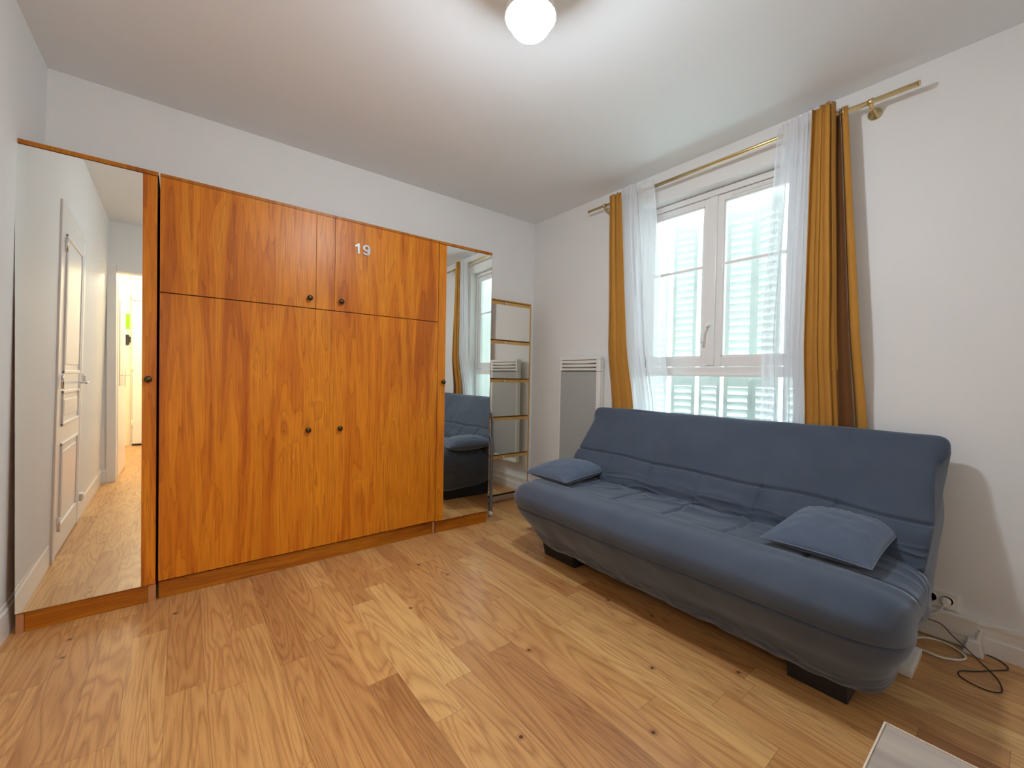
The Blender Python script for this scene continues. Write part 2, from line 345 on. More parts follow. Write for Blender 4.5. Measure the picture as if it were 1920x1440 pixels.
# baseboards
def base_prof(bm, p0, p1, nrm, h=.11, t=.016):
    p0, p1, n = Vector(p0), Vector(p1), Vector(nrm)
    prof = [(0, 0), (t, 0), (t, h * .80), (t * .65, h * .86), (t * .6, h * .97), (t * .3, h), (0, h)]
    A = [bm.verts.new(p0 + n * d + Vector((0, 0, z))) for d, z in prof]; B = [bm.verts.new(p1 + n * d + Vector((0, 0, z))) for d, z in prof]
    for i in range(len(prof)):
        j = (i + 1) % len(prof)
        try: bm.faces.new((A[i], A[j], B[j], B[i]))
        except ValueError: pass
    bm.faces.new(A[::-1]); bm.faces.new(B)
    bmesh.ops.recalc_face_normals(bm, faces=bm.faces)
bm = bmesh.new(); base_prof(bm, (-0.606, 3.24, 0), (-0.637, 1.93, 0), (1, 0, 0), .15); base_prof(bm, (-0.652, 0.92, 0), (-0.667, YN, 0), (1, 0, 0), .15)
struct('baseboard_left', bm, M['trim'])
bm = bmesh.new(); base_prof(bm, (-0.66, YN, 0), (-0.615, YN, 0), (0, 1, 0), .15); base_prof(bm, (0.335, YN, 0), (XR, YN, 0), (0, 1, 0), .15)
struct('baseboard_near', bm, M['trim'])
bm = bmesh.new(); base_prof(bm, (2.01, YB, 0), (XR, YB, 0), (0, -1, 0), .11)
struct('baseboard_back', bm, M['trim'])
bm = bmesh.new(); base_prof(bm, (XR, YB, 0), (XR, YN, 0), (-1, 0, 0), .088, .020)
box(bm, (XR - .012, YN, .088), (XR, YB, .126)); box(bm, (XR - .019, YN, .124), (XR, YB, .141))
struct('baseboard_right', bm, M['trim'])
# cable duct boxed over the baseboard beside the sofa
bm = bmesh.new(); box(bm, (XR - .034, .150, .055), (XR - .001, 0.95, .132)); box(bm, (XR - .040, .150, .128), (XR - .001, 0.95, .143)); box(bm, (XR - .030, .150, .004), (XR - .001, .95, .055))
t = obj('cable_duct', bm, M['plastic'], bevel=.003); tag(t, 'white cable duct running above the skirting from under the wall socket', 'duct')

# ------------------------------------------------------------------ panelled door on the left wall (seen in the mirror)
def lx(y, z):  # left wall surface
    x0 = -0.605 + (3.4 - y) * (-0.062 / 4.0); return x0 + z * 0.0195
dr = thing('door_1', 'white panelled door in the left wall, seen in the tall left mirror', 'door', (-0.64, 1.42, 0)); dr['kind'] = 'structure'
for k in ('label', 'category'): del dr[k]
def leftslab(bm, y0, y1, z0, z1, d0, d1):
    v = box(bm, (0, y0, z0), (1, y1, z1))
    for q in v: q.co.x = lx(q.co.y, q.co.z) + (d1 if q.co.x > .5 else d0)
bm = bmesh.new(); leftslab(bm, 1.03, 1.84, 0.008, 2.18, -.01, .012); obj('door_leaf', bm, M['trim'], dr, bevel=.003)
bm = bmesh.new(); leftslab(bm, .965, 1.03, 0, 2.245, -.01, .015); leftslab(bm, 1.84, 1.905, 0, 2.245, -.01, .015); leftslab(bm, 1.03, 1.84, 2.18, 2.245, -.01, .015); obj('door_frame', bm, M['trim'], dr, bevel=.004)
for z0, z1 in ((1.17, 2.07), (.83, 1.06), (.17, .72)):
    bm = bmesh.new(); y0, y1, q = 1.13, 1.75, .022
    leftslab(bm, y0, y1, z0, z0 + q, 0, .022); leftslab(bm, y0, y1, z1 - q, z1, 0, .022); leftslab(bm, y0, y0 + q, z0, z1, 0, .022); leftslab(bm, y1 - q, y1, z0, z1, 0, .022)
    leftslab(bm, y0 + .06, y1 - .06, z0 + .06, z1 - .06, 0, .018)
    obj('panel_moulding', bm, M['trim'], dr, bevel=.005)
hx = lx(1.1, 1.07) + .012
ph = obj('handle_plate', bx((hx - .004, 1.075, .955), (hx + .006, 1.115, 1.175)), M['plastic'], dr, bevel=.003)
bm = bmesh.new(); tube(bm, smooth_path([(hx + .004, 1.095, 1.10), (hx + .045, 1.095, 1.10), (hx + .052, 1.11, 1.10), (hx + .052, 1.20, 1.098)], 5), .0085); obj('lever', bm, M['plastic'], ph)
for z in (.22, 1.12, 1.98):
    bm = bmesh.new(); tube(bm, [(lx(1.84, z) + .026, 1.84, z - .045), (lx(1.84, z) + .026, 1.84, z + .045)], .008); obj('hinge', bm, M['chrome'], dr)
sw = thing('light_switch', 'small white switch box beside the panelled door, reflected in left mirror', 'switch', (lx(.93, 1.13), .93, 1.09))
obj('switch_plate', bx((lx(.93, 1.1) - .01, .90, 1.09), (lx(.93, 1.1) + .022, .95, 1.17)), M['plastic'], sw, bevel=.004)
obj('switch_rocker', bx((lx(.93, 1.1) + .02, .912, 1.11), (lx(.93, 1.1) + .03, .938, 1.15)), M['plastic'], sw, bevel=.003)
so = thing('small_socket', 'white surface socket low on the left wall, reflected in left mirror', 'socket', (lx(.93, .2), .93, .155))
obj('socket_box', bx((lx(.93, .18) - .01, .89, .155), (lx(.93, .18) + .035, .955, .215)), M['plastic'], so, bevel=.005)
bm = bmesh.new(); lathe(bm, [(0, .019), (.004, .019), (.004, .016)], (lx(.93, .18) + .035, .9225, .185), (1, 0, 0), 20); obj('socket_face', bm, M['trim'], so)

# ------------------------------------------------------------------ hall contents (seen in the mirror)
d2 = thing('door_2', 'x', 'x', (DX0, YN - .1, 0)); d2['kind'] = 'structure'; del d2['label']; del d2['category']
obj('door_leaf', bx((DX0 - .032, YN - .12 - .77, .01), (DX0 + .004, YN - .12, 2.22)), M['trim'], d2, bevel=.003)
obj('mirror_panel', bx((DX0 + .003, YN - .62, 1.02), (DX0 + .009, YN - .25, 1.98)), M['paneg'], d2, bevel=.002)
obj('handle_plate', bx((DX0 + .003, YN - .86, 1.0), (DX0 + .012, YN - .82, 1.24)), M['plastic'], d2, bevel=.002)
bm = bmesh.new(); tube(bm, smooth_path([(DX0 + .01, YN - .84, 1.14), (DX0 + .055, YN - .84, 1.14), (DX0 + .062, YN - .82, 1.14), (DX0 + .062, YN - .72, 1.14)], 5), .009); obj('lever', bm, M['plastic'], d2)
d3 = thing('door_3', 'x', 'x', (-.2, HY, 0)); d3['kind'] = 'structure'; del d3['label']; del d3['category']
obj('door_leaf', bx((-.60, HY, .02), (.2, HY + .03, 2.30)), M['trim'], d3, bevel=.003)
obj('door_frame', boxes([((-.612, HY, 0), (-.603, HY + .045, 2.36)), ((.203, HY, 0), (.26, HY + .045, 2.36)), ((-.612, HY, 2.31), (.203, HY + .045, 2.40))]), M['trim'], d3, bevel=.003)
obj('transom_panel', boxes([((-.56, HY, 2.45), (.2, HY + .02, 2.62)), ((-.62, HY, 2.66), (.3, HY + .05, 2.71))]), M['trim'], d3, bevel=.004)
obj('door_sweep', bx((-.60, HY + .03, .004), (.2, HY + .05, .03)), M['black'], d3)
for z in (.35, 1.25, 2.0):
    bm = bmesh.new(); tube(bm, [(-.60, HY + .045, z - .06), (-.60, HY + .045, z + .06)], .012); obj('hinge', bm, M['trim'], d3)
tag(obj('lime_notice', bx((-.78, HY + .002, 1.85), (-.632, HY + .006, 2.085)), M['lime'], bevel=.0005), 'lime green notice on the hall wall, reflected in the left mirror', 'notice')
ic = thing('intercom', 'small black intercom handset on the hall wall, reflected in left mirror', 'intercom', (-.67, HY, 1.6))
obj('handset', bx((-.70, HY + .002, 1.60), (-.64, HY + .04, 1.76)), M['black'], ic, bevel=.01)
obj('cradle', bx((-.645, HY + .002, 1.64), (-.625, HY + .03, 1.73)), M['black'], ic, bevel=.004)
bm = bmesh.new(); bmesh.ops.create_uvsphere(bm, u_segments=24, v_segments=12, radius=.12); bmesh.ops.translate(bm, verts=bm.verts, vec=(-.1, -1.9, 2.6))
hl = thing('hall_lamp', 'round warm ceiling lamp lighting the hall behind the doorway', 'lamp', (-.1, -1.9, 2.75))
obj('globe', bm, M['hglobe'], hl, smooth=True)
bm = bmesh.new(); lathe(bm, [(0, .06), (.03, .055), (.05, .03)], (-.1, -1.9, 2.75), (0, 0, -1)); obj('canopy', bm, M['plastic'], hl)

# ------------------------------------------------------------------ ceiling lamp
LP = Vector((1.022, 1.221, 2.56))
cl = thing('ceiling_lamp', 'glowing round globe lamp on the ceiling at top centre', 'lamp', (LP.x, LP.y, ZC))
bm = bmesh.new(); R0 = .086
lathe(bm, [(-R0 * math.cos(a_), R0 * math.sin(a_)) for a_ in [math.radians(q) for q in [1, 5, 10, 15, 20, 25, 30, 35, 40, 45, 50, 55, 60, 65, 70, 75, 80, 85, 90, 93.5]]], LP, (0, 0, 1), 40); obj('globe', bm, M['globe'], cl)
bm = bmesh.new(); lathe(bm, [(-.013, .0925), (-.013, .0960), (.004, .0960), (.030, .088), (.045, .075), (.060, .055), (.075, .038), (.13, .034), (.135, .02), (ZC - LP.z - .03, .02), (ZC - LP.z - .02, .055), (ZC - LP.z, .058)], LP, (0, 0, 1), 32); obj('canopy', bm, M['plastic'], cl)  # skirted collar and stem are added, shaped to keep lamp light off the ceiling

# ------------------------------------------------------------------ wardrobes
WY = 2.833; WB = 3.255; T = .018
LT = 'cherry wood'
# left mirrored unit
def side_unit(name, label, x0, x1, ms0, ms1, st0, st1, kx, knob_side, turn=0):
    t = thing(name, label, 'wardrobe', ((x0 + x1) / 2, (WY + WB) / 2, 0))
    bm = boxes([((x0, WY + T + .002, .09), (x0 + T, WB, 2.195)), ((x1 - T, WY + T + .002, .09), (x1, WB, 2.195)), ((x0, WB - .006, .09), (x1, WB, 2.195)), ((x0 + T, WY + T + .002, .09), (x1 - T, WB - .006, .108))])
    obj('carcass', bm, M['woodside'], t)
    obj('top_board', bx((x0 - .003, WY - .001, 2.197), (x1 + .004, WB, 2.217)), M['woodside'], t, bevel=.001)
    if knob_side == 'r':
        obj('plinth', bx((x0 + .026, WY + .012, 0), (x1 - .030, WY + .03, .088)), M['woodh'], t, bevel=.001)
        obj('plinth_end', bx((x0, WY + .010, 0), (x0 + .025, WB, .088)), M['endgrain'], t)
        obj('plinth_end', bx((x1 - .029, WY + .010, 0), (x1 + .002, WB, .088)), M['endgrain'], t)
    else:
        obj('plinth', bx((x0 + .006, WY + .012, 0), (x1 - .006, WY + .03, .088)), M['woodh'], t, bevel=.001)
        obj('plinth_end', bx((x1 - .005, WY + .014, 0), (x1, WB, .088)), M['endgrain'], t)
    d = obj('door', bx((x0, WY, .094), (x1, WY + T, 2.194)), M['wood'], t, bevel=.001)
    mo = obj('mirror', bx((ms0, WY - .005, .096), (ms1, WY, 2.192)), M['mirror'], d, bevel=.0008); mo['label'] = 'tall plain mirror covering most of the door'
    obj('knob', knob_bm(kx, WY, 1.156), M['knob'], d)
    if turn:   # this unit stands a little askew, turned about its front left edge
        piv = Vector((x0, WY, 0)); rm = Matrix.Rotation(math.radians(turn), 3, 'Z')
        t.location = piv + rm @ (t.location - piv); t.rotation_euler = (0, 0, math.radians(turn))
    return t
side_unit('mirrored_wardrobe', 'narrow cherry-wood wardrobe unit with wide tall mirror door, against the left wall', -.578, -.097, -.577, -.153, 0, 0, -.129, 'r')
side_unit('mirrored_wardrobe', 'narrow cherry-wood wardrobe unit with slim mirror door, right end beside folded chair', 1.524, 1.996, 1.583, 1.995, 0, 0, 1.565, 'l', -1.9)
# central wardrobe
t = thing('wardrobe', 'wide cherry-wood wardrobe with metal number 19, between the two mirrors', 'wardrobe', (.715, 3.04, 0))
x0, x1 = -.086, 1.520
bm = boxes([((x0, WY + T + .002, .09), (x0 + T, WB, 2.19)), ((x1 - T, WY + T + .002, .09), (x1, WB, 2.19)), ((x0, WB - .006, .09), (x1, WB, 2.19)), ((x0 + T, WY + T + .002, .09), (x1 - T, WB - .006, .108)), ((x0 + T, WY + T + .002, 1.596), (x1 - T, WB - .006, 1.614)), ((x0, WY + T + .002, 2.172), (x1, WB, 2.19))])
obj('carcass', bm, M['darkwood'], t)
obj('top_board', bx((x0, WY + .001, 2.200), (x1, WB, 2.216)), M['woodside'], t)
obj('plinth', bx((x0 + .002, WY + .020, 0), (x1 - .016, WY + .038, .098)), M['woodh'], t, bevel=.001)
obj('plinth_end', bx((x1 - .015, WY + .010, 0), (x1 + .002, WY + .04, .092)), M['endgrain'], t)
SX = .771
dl = obj('upper_door', bx((x0, WY, 1.609), (.6625, WY + T, 2.198)), M['wood'], t, bevel=.001)
obj('knob', knob_bm(.625, WY, 1.668), M['knob'], dl)
obj('filler_strip', bx((.6645, WY, 1.609), (.7735, WY + T, 2.198)), M['wood'], t, bevel=.001)
dr_ = obj('upper_door', bx((.7755, WY, 1.609), (x1, WY + T, 2.198)), M['wood'], t, bevel=.001)
obj('knob', knob_bm(.813, WY, 1.669), M['knob'], dr_)
d1 = obj('lower_door', bx((x0, WY, .102), (.6625, WY + T, 1.604)), M['wood'], t, bevel=.0008)
obj('knob', knob_bm(.624, WY, .849), M['knob'], d1)
obj('lower_strip', bx((.6632, WY, .102), (.7745, WY + T, 1.604)), M['wood'], t, bevel=.0006)
d1 = obj('lower_door', bx((.7753, WY, .102), (x1, WY + T, 1.604)), M['wood'], t, bevel=.0008)
obj('knob', knob_bm(.813, WY, .848), M['knob'], d1)
# numerals 1 and 9 as extruded outlines
def extrude_poly(pts, holes, y0, y1):
    cu = bpy.data.curves.new('numeral', 'CURVE'); cu.dimensions = '2D'; cu.fill_mode = 'BOTH'; cu.extrude = abs(y1 - y0) / 2; cu.bevel_depth = .0008
    for P in [pts] + holes:
        s = cu.splines.new('POLY'); s.points.add(len(P) - 1); s.use_cyclic_u = True
        for q, (a, b) in zip(s.points, P): q.co = (a, b, 0, 1)
    o = bpy.data.objects.new('tmp', cu); C.objects.link(o)
    me = o.to_mesh().copy(); C.objects.unlink(o); bpy.data.objects.remove(o)
    bm = bmesh.new(); bm.from_mesh(me)
    bmesh.ops.transform(bm, matrix=Matrix(((1, 0, 0, 0), (0, 0, 1, (y0 + y1) / 2), (0, 1, 0, 0), (0, 0, 0, 1))), verts=bm.verts)
    bmesh.ops.recalc_face_normals(bm, faces=bm.faces); return bm
def arc(cx, cz, rx, rz, a0, a1, n=20): return [(cx + rx * math.cos(math.radians(a0 + (a1 - a0) * k / n)), cz + rz * math.sin(math.radians(a0 + (a1 - a0) * k / n))) for k in range(n + 1)]
nx, nz, h = .899, 2.000, .068
one = [(nx + .016, nz), (nx + .029, nz), (nx + .029, nz + h), (nx + .018, nz + h), (nx + .012, nz + h - .010), (nx, nz + h - .014), (nx, nz + h - .025), (nx + .016, nz + h - .021)]
obj('numeral', extrude_poly(one, [], WY - .007, WY - .001), M['chrome'], dr_)
cx, cz = .974, nz + .046
nine = arc(cx, cz, .024, .022, -20, 200, 24) + arc(cx, cz, .024, .022, 200, 300, 8)
out = arc(cx, cz, .024, .022, 0, 285, 30) + [(cx + .006, nz + .018)] + arc(cx - .002, nz + .020, .014, .010, -20, -160, 10) + [(cx - .024, nz + .014)] + arc(cx - .001, nz + .021, .025, .022, 200, 340, 16) + [(cx + .0245, nz + .034)]
obj('numeral', extrude_poly(out, [arc(cx, cz, .0115, .0115, 0, 360, 20)[:-1]], WY - .007, WY - .001), M['chrome'], dr_)

# ------------------------------------------------------------------ mirrored shoe cabinet
t = thing('shoe_cabinet', 'tall slim shoe cabinet with five mirrored flaps in gold frames', 'cabinet', (2.33, 3.18, 0))
cx0, cx1, cyf, cyb, cz1 = 2.02, 2.676, 3.105, 3.245, 1.915
obj('carcass', boxes([((cx0, cyf + .008, .10), (cx0 + .014, cyb, cz1 - .012)), ((cx1 - .014, cyf + .008, .10), (cx1, cyb, cz1 - .012)), ((cx0, cyb - .005, .10), (cx1, cyb, cz1 - .012)), ((cx0, cyf + .008, cz1 - .014), (cx1, cyb, cz1)), ((cx0, cyf + .03, .095), (cx1, cyb - .006, .108))]), M['brassf'], t, bevel=.001)
obj('outer_frame', boxes([((cx0, cyf - .006, .10), (cx0 + .015, cyf + .008, cz1)), ((cx1 - .015, cyf - .006, .10), (cx1, cyf + .008, cz1)), ((cx0 + .015, cyf - .006, cz1 - .010), (cx1 - .015, cyf + .008, cz1))]), M['brassf'], t, bevel=.0015)
edges = [1.900, 1.540, 1.184, .832, .478, .112]
for i in range(5):
    zt, zb = edges[i] - .004, edges[i + 1] + .004
    fl = obj('flap', boxes([((cx0 + .017, cyf - .004, zb), (cx1 - .017, cyf + .006, zt))]), M['brassf'], t, bevel=.001)
    mo = obj('mirror', bx((cx0 + .018, cyf - .008, zb + .004), (cx1 - .020, cyf - .004, zt - .028)), M['mirror'], fl)
    if i != 3:
        bm = bmesh.new(); xk = 2.357; lathe(bm, [(0, .006), (.006, .006), (.010, .011), (.016, .011), (.018, .007)], (xk, cyf - .004, zt - .016), (0, -1, 0), 16); obj('knob', bm, M['chrome'], fl)
obj('base_rail', bx((cx0 + .015, cyf + .01, .095), (cx1 - .015, cyf + .025, .11)), M['black'], t)
for x in (cx0 + .03, cx1 - .03):
    for y in (cyf + .03, cyb - .03):
        bm = bmesh.new(); tube(bm, [(x, y, 0), (x, y, .102)], .010); obj('foot', bm, M['brass'], t)

# ------------------------------------------------------------------ folding chair stored beside the wardrobe
t = thing('folding_chair', 'grey metal folding chair stowed upright between wardrobe and gold mirror cabinet', 'chair', (2.07, 3.03, 0))
def fx(y, z, off=0): return 2.052 + off + .0 * z
r = .010
bm = bmesh.new()
P = [(2.112, 2.925, .012), (2.112, 2.925, .45), (2.106, 2.925, .80), (2.098, 2.928, .875), (2.085, 2.945, .905), (2.075, 2.99, .92), (2.07, 3.02, .922), (2.065, 3.055, .915), (2.06, 3.072, .87), (2.06, 3.074, .80), (2.05, 3.074, .45), (2.05, 3.074, .012)]
tube(bm, smooth_path(P, 6), r); obj('back_frame', bm, M['greytube'], t)
bm = bmesh.new()
P = [(2.085, 2.905, .03), (2.088, 2.905, .3), (2.088, 2.905, .60), (2.080, 2.912, .68), (2.06, 2.935, .72), (2.035, 3.0, .725), (2.03, 3.05, .71), (2.028, 3.07, .6), (2.022, 3.07, .03)]
tube(bm, smooth_path(P, 6), r); obj('rear_leg_frame', bm, M['greytube'], t)
for p in ((2.112, 2.925, 0), (2.05, 3.074, 0), (2.085, 2.905, .018), (2.022, 3.07, .018)):
    bm = bmesh.new(); lathe(bm, [(0, .013), (.03, .0125), (.034, .010)], p, (0, 0, 1), 14); obj('rubber_foot', bm, M['plastic'], t)
obj('seat', bx((2.05, 2.95, .34), (2.075, 3.07, .72)), M['chairpad'], t, bevel=.008)
obj('backrest', bx((2.075, 2.96, .78), (2.093, 3.06, .90)), M['chairpad'], t, bevel=.006)
bm = bmesh.new(); tube(bm, [(2.105, 2.925, .22), (2.052, 3.074, .22)], .007); obj('crossbar', bm, M['greytube'], t)
bm = bmesh.new(); tube(bm, [(2.118, 2.925, .57), (2.085, 2.905, .57)], .009); obj('pivot', bm, M['chrome'], t)

# ------------------------------------------------------------------ radiator on window wall
t = thing('radiator', 'white panel radiator with grey grille on the wall beside left curtain', 'radiator', (2.80, 2.54, .30))
y0, y1, z0, z1, xf, xb = 2.305, 2.787, .30, 1.393, 2.765, 2.815
obj('panel_frame', boxes([((xf, y0, z0 + .05), (xb, y0 + .042, 1.262)), ((xf, y1 - .016, z0 + .05), (xb, y1, 1.262)), ((xf, y0, z0), (xb, y1, z0 + .05)), ((xf + .012, y0 + .042, z0 + .05), (xb - .004, y1 - .016, 1.260))]), M['radiator'], t, bevel=.006)
obj('grille', bx((xf + .003, y0 + .042, z0 + .05), (xf + .012, y1 - .016, 1.262)), M['grille'], t)
top = obj('top_vent', boxes([((xf - .004, y0 - .002, 1.2625), (xb, y0 + .042, 1.366)), ((xf - .004, y1 - .032, 1.2625), (xb, y1, 1.366)), ((xf + .012, y0 + .042, 1.2625), (xb - .004, y1 - .032, 1.366)), ((xf - .004, y0 - .002, 1.366), (xb, y1, z1))]), M['radiator'], t, bevel=.006)
obj('vent_slot', bx((xf + .006, y0 + .042, 1.264), (xf + .0122, y1 - .032, 1.366)), M['slot'], top)
for i, zc in enumerate((1.282, 1.316, 1.350)):
    bm = bmesh.new(); n = 14; rows = []
    for k in range(n + 1):
        y = y0 + .040 + (y1 - .030 - y0 - .040) * k / n; s = 1 - (2 * k / n - 1) ** 2; dz = -.003 * s * i
        rows.append([bm.verts.new(p) for p in ((xf + .008, y, zc - .014 + dz), (xf - .007, y, zc - .008 + dz), (xf - .008, y, zc + .008 + dz * .3), (xf + .008, y, zc + .012))])
    for a, b in zip(rows, rows[1:]):
        for q in range(4): bm.faces.new((a[q], a[(q + 1) % 4], b[(q + 1) % 4], b[q]))
    bm.faces.new(rows[0]); bm.faces.new(rows[-1][::-1]); bmesh.ops.recalc_face_normals(bm, faces=bm.faces)
    obj('vent_slat', bm, M['radiator'], top, smooth=False, bevel=.002)
obj('wall_bracket', boxes([((xb, y0 + .05, .45), (XR, y1 - .05, 1.30))]), M['plastic'], t)
obj('side_cover', bx((xb, y0 + .02, z0 + .03), (XR, y0 + .045, 1.30)), M['plastic'], t, bevel=.004)

# ------------------------------------------------------------------ window
FX0, FX1 = 2.945, 3.005     # sash front and back
wn = thing('window_1', 'x', 'x', (2.98, 1.465, WZ0)); wn['kind'] = 'structure'; del wn['label']; del wn['category']
zt, zm0, zm1, zb = 2.545, 1.238, 1.305, .16
obj('window_frame', boxes([((FX0 - .01, WY0, WZ0), (FX1 + .02, WY0 + .04, zt)), ((FX0 - .01, WY1 - .04, WZ0), (FX1 + .02, WY1, zt)), ((FX0 - .01, WY0 + .04, 2.503), (FX1 + .02, WY1 - .04, zt)), ((FX0 - .012, WY0 + .04, zm0), (FX1 + .02, WY1 - .04, zm1 - .004)), ((FX0 - .01, WY0 + .04, WZ0), (FX1 + .02, WY1 - .04, zb + .04))]), M['pvc'], wn, bevel=.005)
obj('sill_ledge', bx((FX0 - .025, WY0 + .04, zm0 - .006), (FX0 - .008, WY1 - .04, zm0 + .012)), M['pvc'], wn, bevel=.003)
for (sy0, sy1, gy0, gy1) in ((1.462, WY1 - .042, 1.528, 1.938), (WY0 + .042, 1.462, .985, 1.390)):
    s = obj('sash', boxes([((FX0, sy0, zm1), (FX1, gy0, 2.50)), ((FX0, gy1, zm1), (FX1, sy1, 2.50)), ((FX0, gy0, zm1), (FX1, gy1, 1.372)), ((FX0, gy0, 2.453), (FX1, gy1, 2.50))]), M['pvc'], wn, bevel=.004)
    obj('glazing_bead', boxes([((FX0 + .006, gy0, 1.372), (FX0 + .014, gy0 + .010, 2.453)), ((FX0 + .006, gy1 - .010, 1.372), (FX0 + .014, gy1, 2.453)), ((FX0 + .006, gy0, 1.372), (FX0 + .014, gy1, 1.382)), ((FX0 + .006, gy0, 2.443), (FX0 + .014, gy1, 2.453))]), M['pvc'], s, bevel=.002)
    obj('glass_pane', bx((FX0 + .026, gy0, 1.372), (FX0 + .032, gy1, 2.453)), M['glass'], s)
    obj('glazing_bar', bx((FX0 + .018, gy0, 2.012), (FX0 + .040, gy1, 2.032)), M['pvc'], s, bevel=.002)
obj('meeting_cover', bx((FX0 - .012, 1.432, 1.31), (FX0, 1.492, 2.50)), M['pvc'], wn, bevel=.005)
obj('vent_grille', bx((FX0 - .010, 1.05, 2.468), (FX0, 1.34, 2.486)), M['plastic'], wn, bevel=.003)
obj('lower_pane', bx((FX0 + .026, WY0 + .04, zb + .04), (FX0 + .032, WY1 - .04, zm0)), M['glass'], wn)
bm = bmesh.new(); lathe(bm, [(0, .016), (.010, .015), (.012, .010), (.03, .009)], (FX0 - .012, 1.475, 1.595), (-1, 0, 0), 20)
hb = obj('handle_base', bm, M['pvc'], wn)
bm = bmesh.new(); tube(bm, smooth_path([(FX0 - .040, 1.475, 1.60), (FX0 - .048, 1.478, 1.585), (FX0 - .050, 1.495, 1.54), (FX0 - .048, 1.505, 1.47)], 6), [.009] * 19); obj('handle_lever', bm, M['pvc'], hb)

struct('ground_outside', bx((XR + .4, -12, -.8), (XR + 26, 16, -.6)), M['ground'])
struct('trim_2', bx((XR + .32, .6, .02), (XR + .62, 2.5, .10)), M['stone'])
# shutters outside: narrow folding leaves
def shutter_leaf(yc, ang, label, wd=.192):
    t = thing('shutter_leaf', label, 'shutter', (3.26, yc, .10), 'louvred shutter leaves outside the window'); t.rotation_euler = (0, 0, ang)
    hw = wd / 2; st = .030; H = 2.48
    obj('leaf_frame', boxes([((-.012, -hw, 0), (.012, -hw + st, H)), ((-.012, hw - st, 0), (.012, hw, H)), ((-.012, -hw + st, 0), (.012, hw - st, .10)), ((-.012, -hw + st, H - .16), (.012, hw - st, H)), ((-.012, -hw + st, 1.06), (.012, hw - st, 1.16))]), M['shutter'], t, local=True, bevel=.002)
    for (a, b) in ((.115, 1.05), (1.17, H - .17)):
        bm = bmesh.new()
        n = int((b - a) / .054)
        for k in range(n):
            z = a + .02 + k * .054
            y0, y1 = -hw + st - .001, hw - st + .001
            # slat slopes down towards the outside
            P = [(-.020, z + .056), (-.018, z + .059), (.020, z + .002), (.018, z - .001)]
            A = [bm.verts.new((x, y0, zz)) for x, zz in P]; B = [bm.verts.new((x, y1, zz)) for x, zz in P]
            for q in range(4): bm.faces.new((A[q], A[(q + 1) % 4], B[(q + 1) % 4], B[q]))
            bm.faces.new(A[::-1]); bm.faces.new(B)
        bmesh.ops.recalc_face_normals(bm, faces=bm.faces)
        obj('louvres', bm, M['shutter'], t, local=True)
    return t
names = ['louvred shutter leaf behind the left sheer curtain, furthest left', 'louvred shutter leaf seen through the left pane beside the sheer curtain',
         'louvred shutter leaf showing beside the window mullion, in the left pane', 'louvred shutter leaf mostly hidden by the mullion, seen in the lower pane',
         'louvred shutter leaf just right of the mullion, in the right pane', 'louvred shutter leaf meeting the edge of the right sheer curtain', 'louvred shutter leaf behind the right sheer curtain, furthest right']
for i, (yc, an) in enumerate(((2.275, .25), (2.062, -.25), (1.838, .22), (1.615, -.22), (1.405, .30), (1.215, -.25), (1.005, .25))):
    shutter_leaf(yc, an, names[i])

# ------------------------------------------------------------------ curtain rod
t = thing('curtain_rod', 'long brushed brass curtain rod above the window', 'curtain rod', (2.76, 1.43, 2.642))
bm = bmesh.new(); tube(bm, [(2.76, .398, 2.642), (2.76, 1.95, 2.642)], .0125, 20); obj('rod', bm, M['brass'], t)
bm = bmesh.new(); tube(bm, [(2.76, .92, 2.642), (2.76, 2.457, 2.642)], .0100, 20); obj('inner_rod', bm, M['brass'], t)
for y in (.575, 1.93, 2.29):
    bm = bmesh.new(); lathe(bm, [(0, .030), (.008, .030), (.012, .012), (.065, .010)], (XR, y, 2.615), (-1, 0, 0), 24)
    tube(bm, [(2.785, y, 2.615), (2.76, y, 2.622)], .009); lathe(bm, [(0, .0165), (.02, .0165)], (2.76, y - .01, 2.642), (0, 1, 0), 24)
    obj('bracket', bm, M['brass'], t)
for y in (.398, 2.457):
    bm = bmesh.new(); s = -1 if y < 1 else 1; lathe(bm, [(0, .0135), (.006, .0135)], (2.76, y, 2.642), (0, s, 0), 20); obj('end_cap', bm, M['brass'], t)

# ------------------------------------------------------------------ curtains
def curtain(bm, ytop, ybot, ztop, folds, amp, phase=0, zbot=.015, nu=120, nz=50, hem=None, bulge=0.0, tw=0.0012, xc=2.772, power=1.0, seedv=0.0):
    """ytop/ybot = (y0,y1) at the top and at the height of the sofa back; folds along u"""
    rows = []
    for j in range(nz + 1):
        z = ztop + (zbot - ztop) * j / nz; q = min(1, max(0, (ztop - z) / (ztop - .95)))
        a = ytop[0] + (ybot[0] - ytop[0]) * q ** power; b = ytop[1] + (ybot[1] - ytop[1]) * q ** power
        row = []
        for i in range(nu + 1):
            u = i / nu
            w_ = .8 * math.sin(2 * PI * folds * u + phase + .9 * math.sin(5 * u + seedv)) + .3 * math.sin(2 * PI * folds * 2.3 * u + seedv + q)
            am = amp * (1 - .25 * q)
            x = xc + .058 * sm(1.5, .97, z) + am * w_ * (.85 + .15 * math.sin(7 * u + seedv)) + .004 * mnoise.noise(Vector((u * 4, z * 1.5, seedv)))
            y = a + (b - a) * u + .010 * math.cos(4 * PI * folds * u + phase) * (1 if folds > 2 else .5) + .004 * mnoise.noise(Vector((u * 3, z * 2, seedv + 5)))
            row.append(bm.verts.new((x, y, z)))
        rows.append(row)
    for a, b in zip(rows, rows[1:]):
        for i in range(nu): f = bm.faces.new((a[i], a[i + 1], b[i + 1], b[i])); f.smooth = True
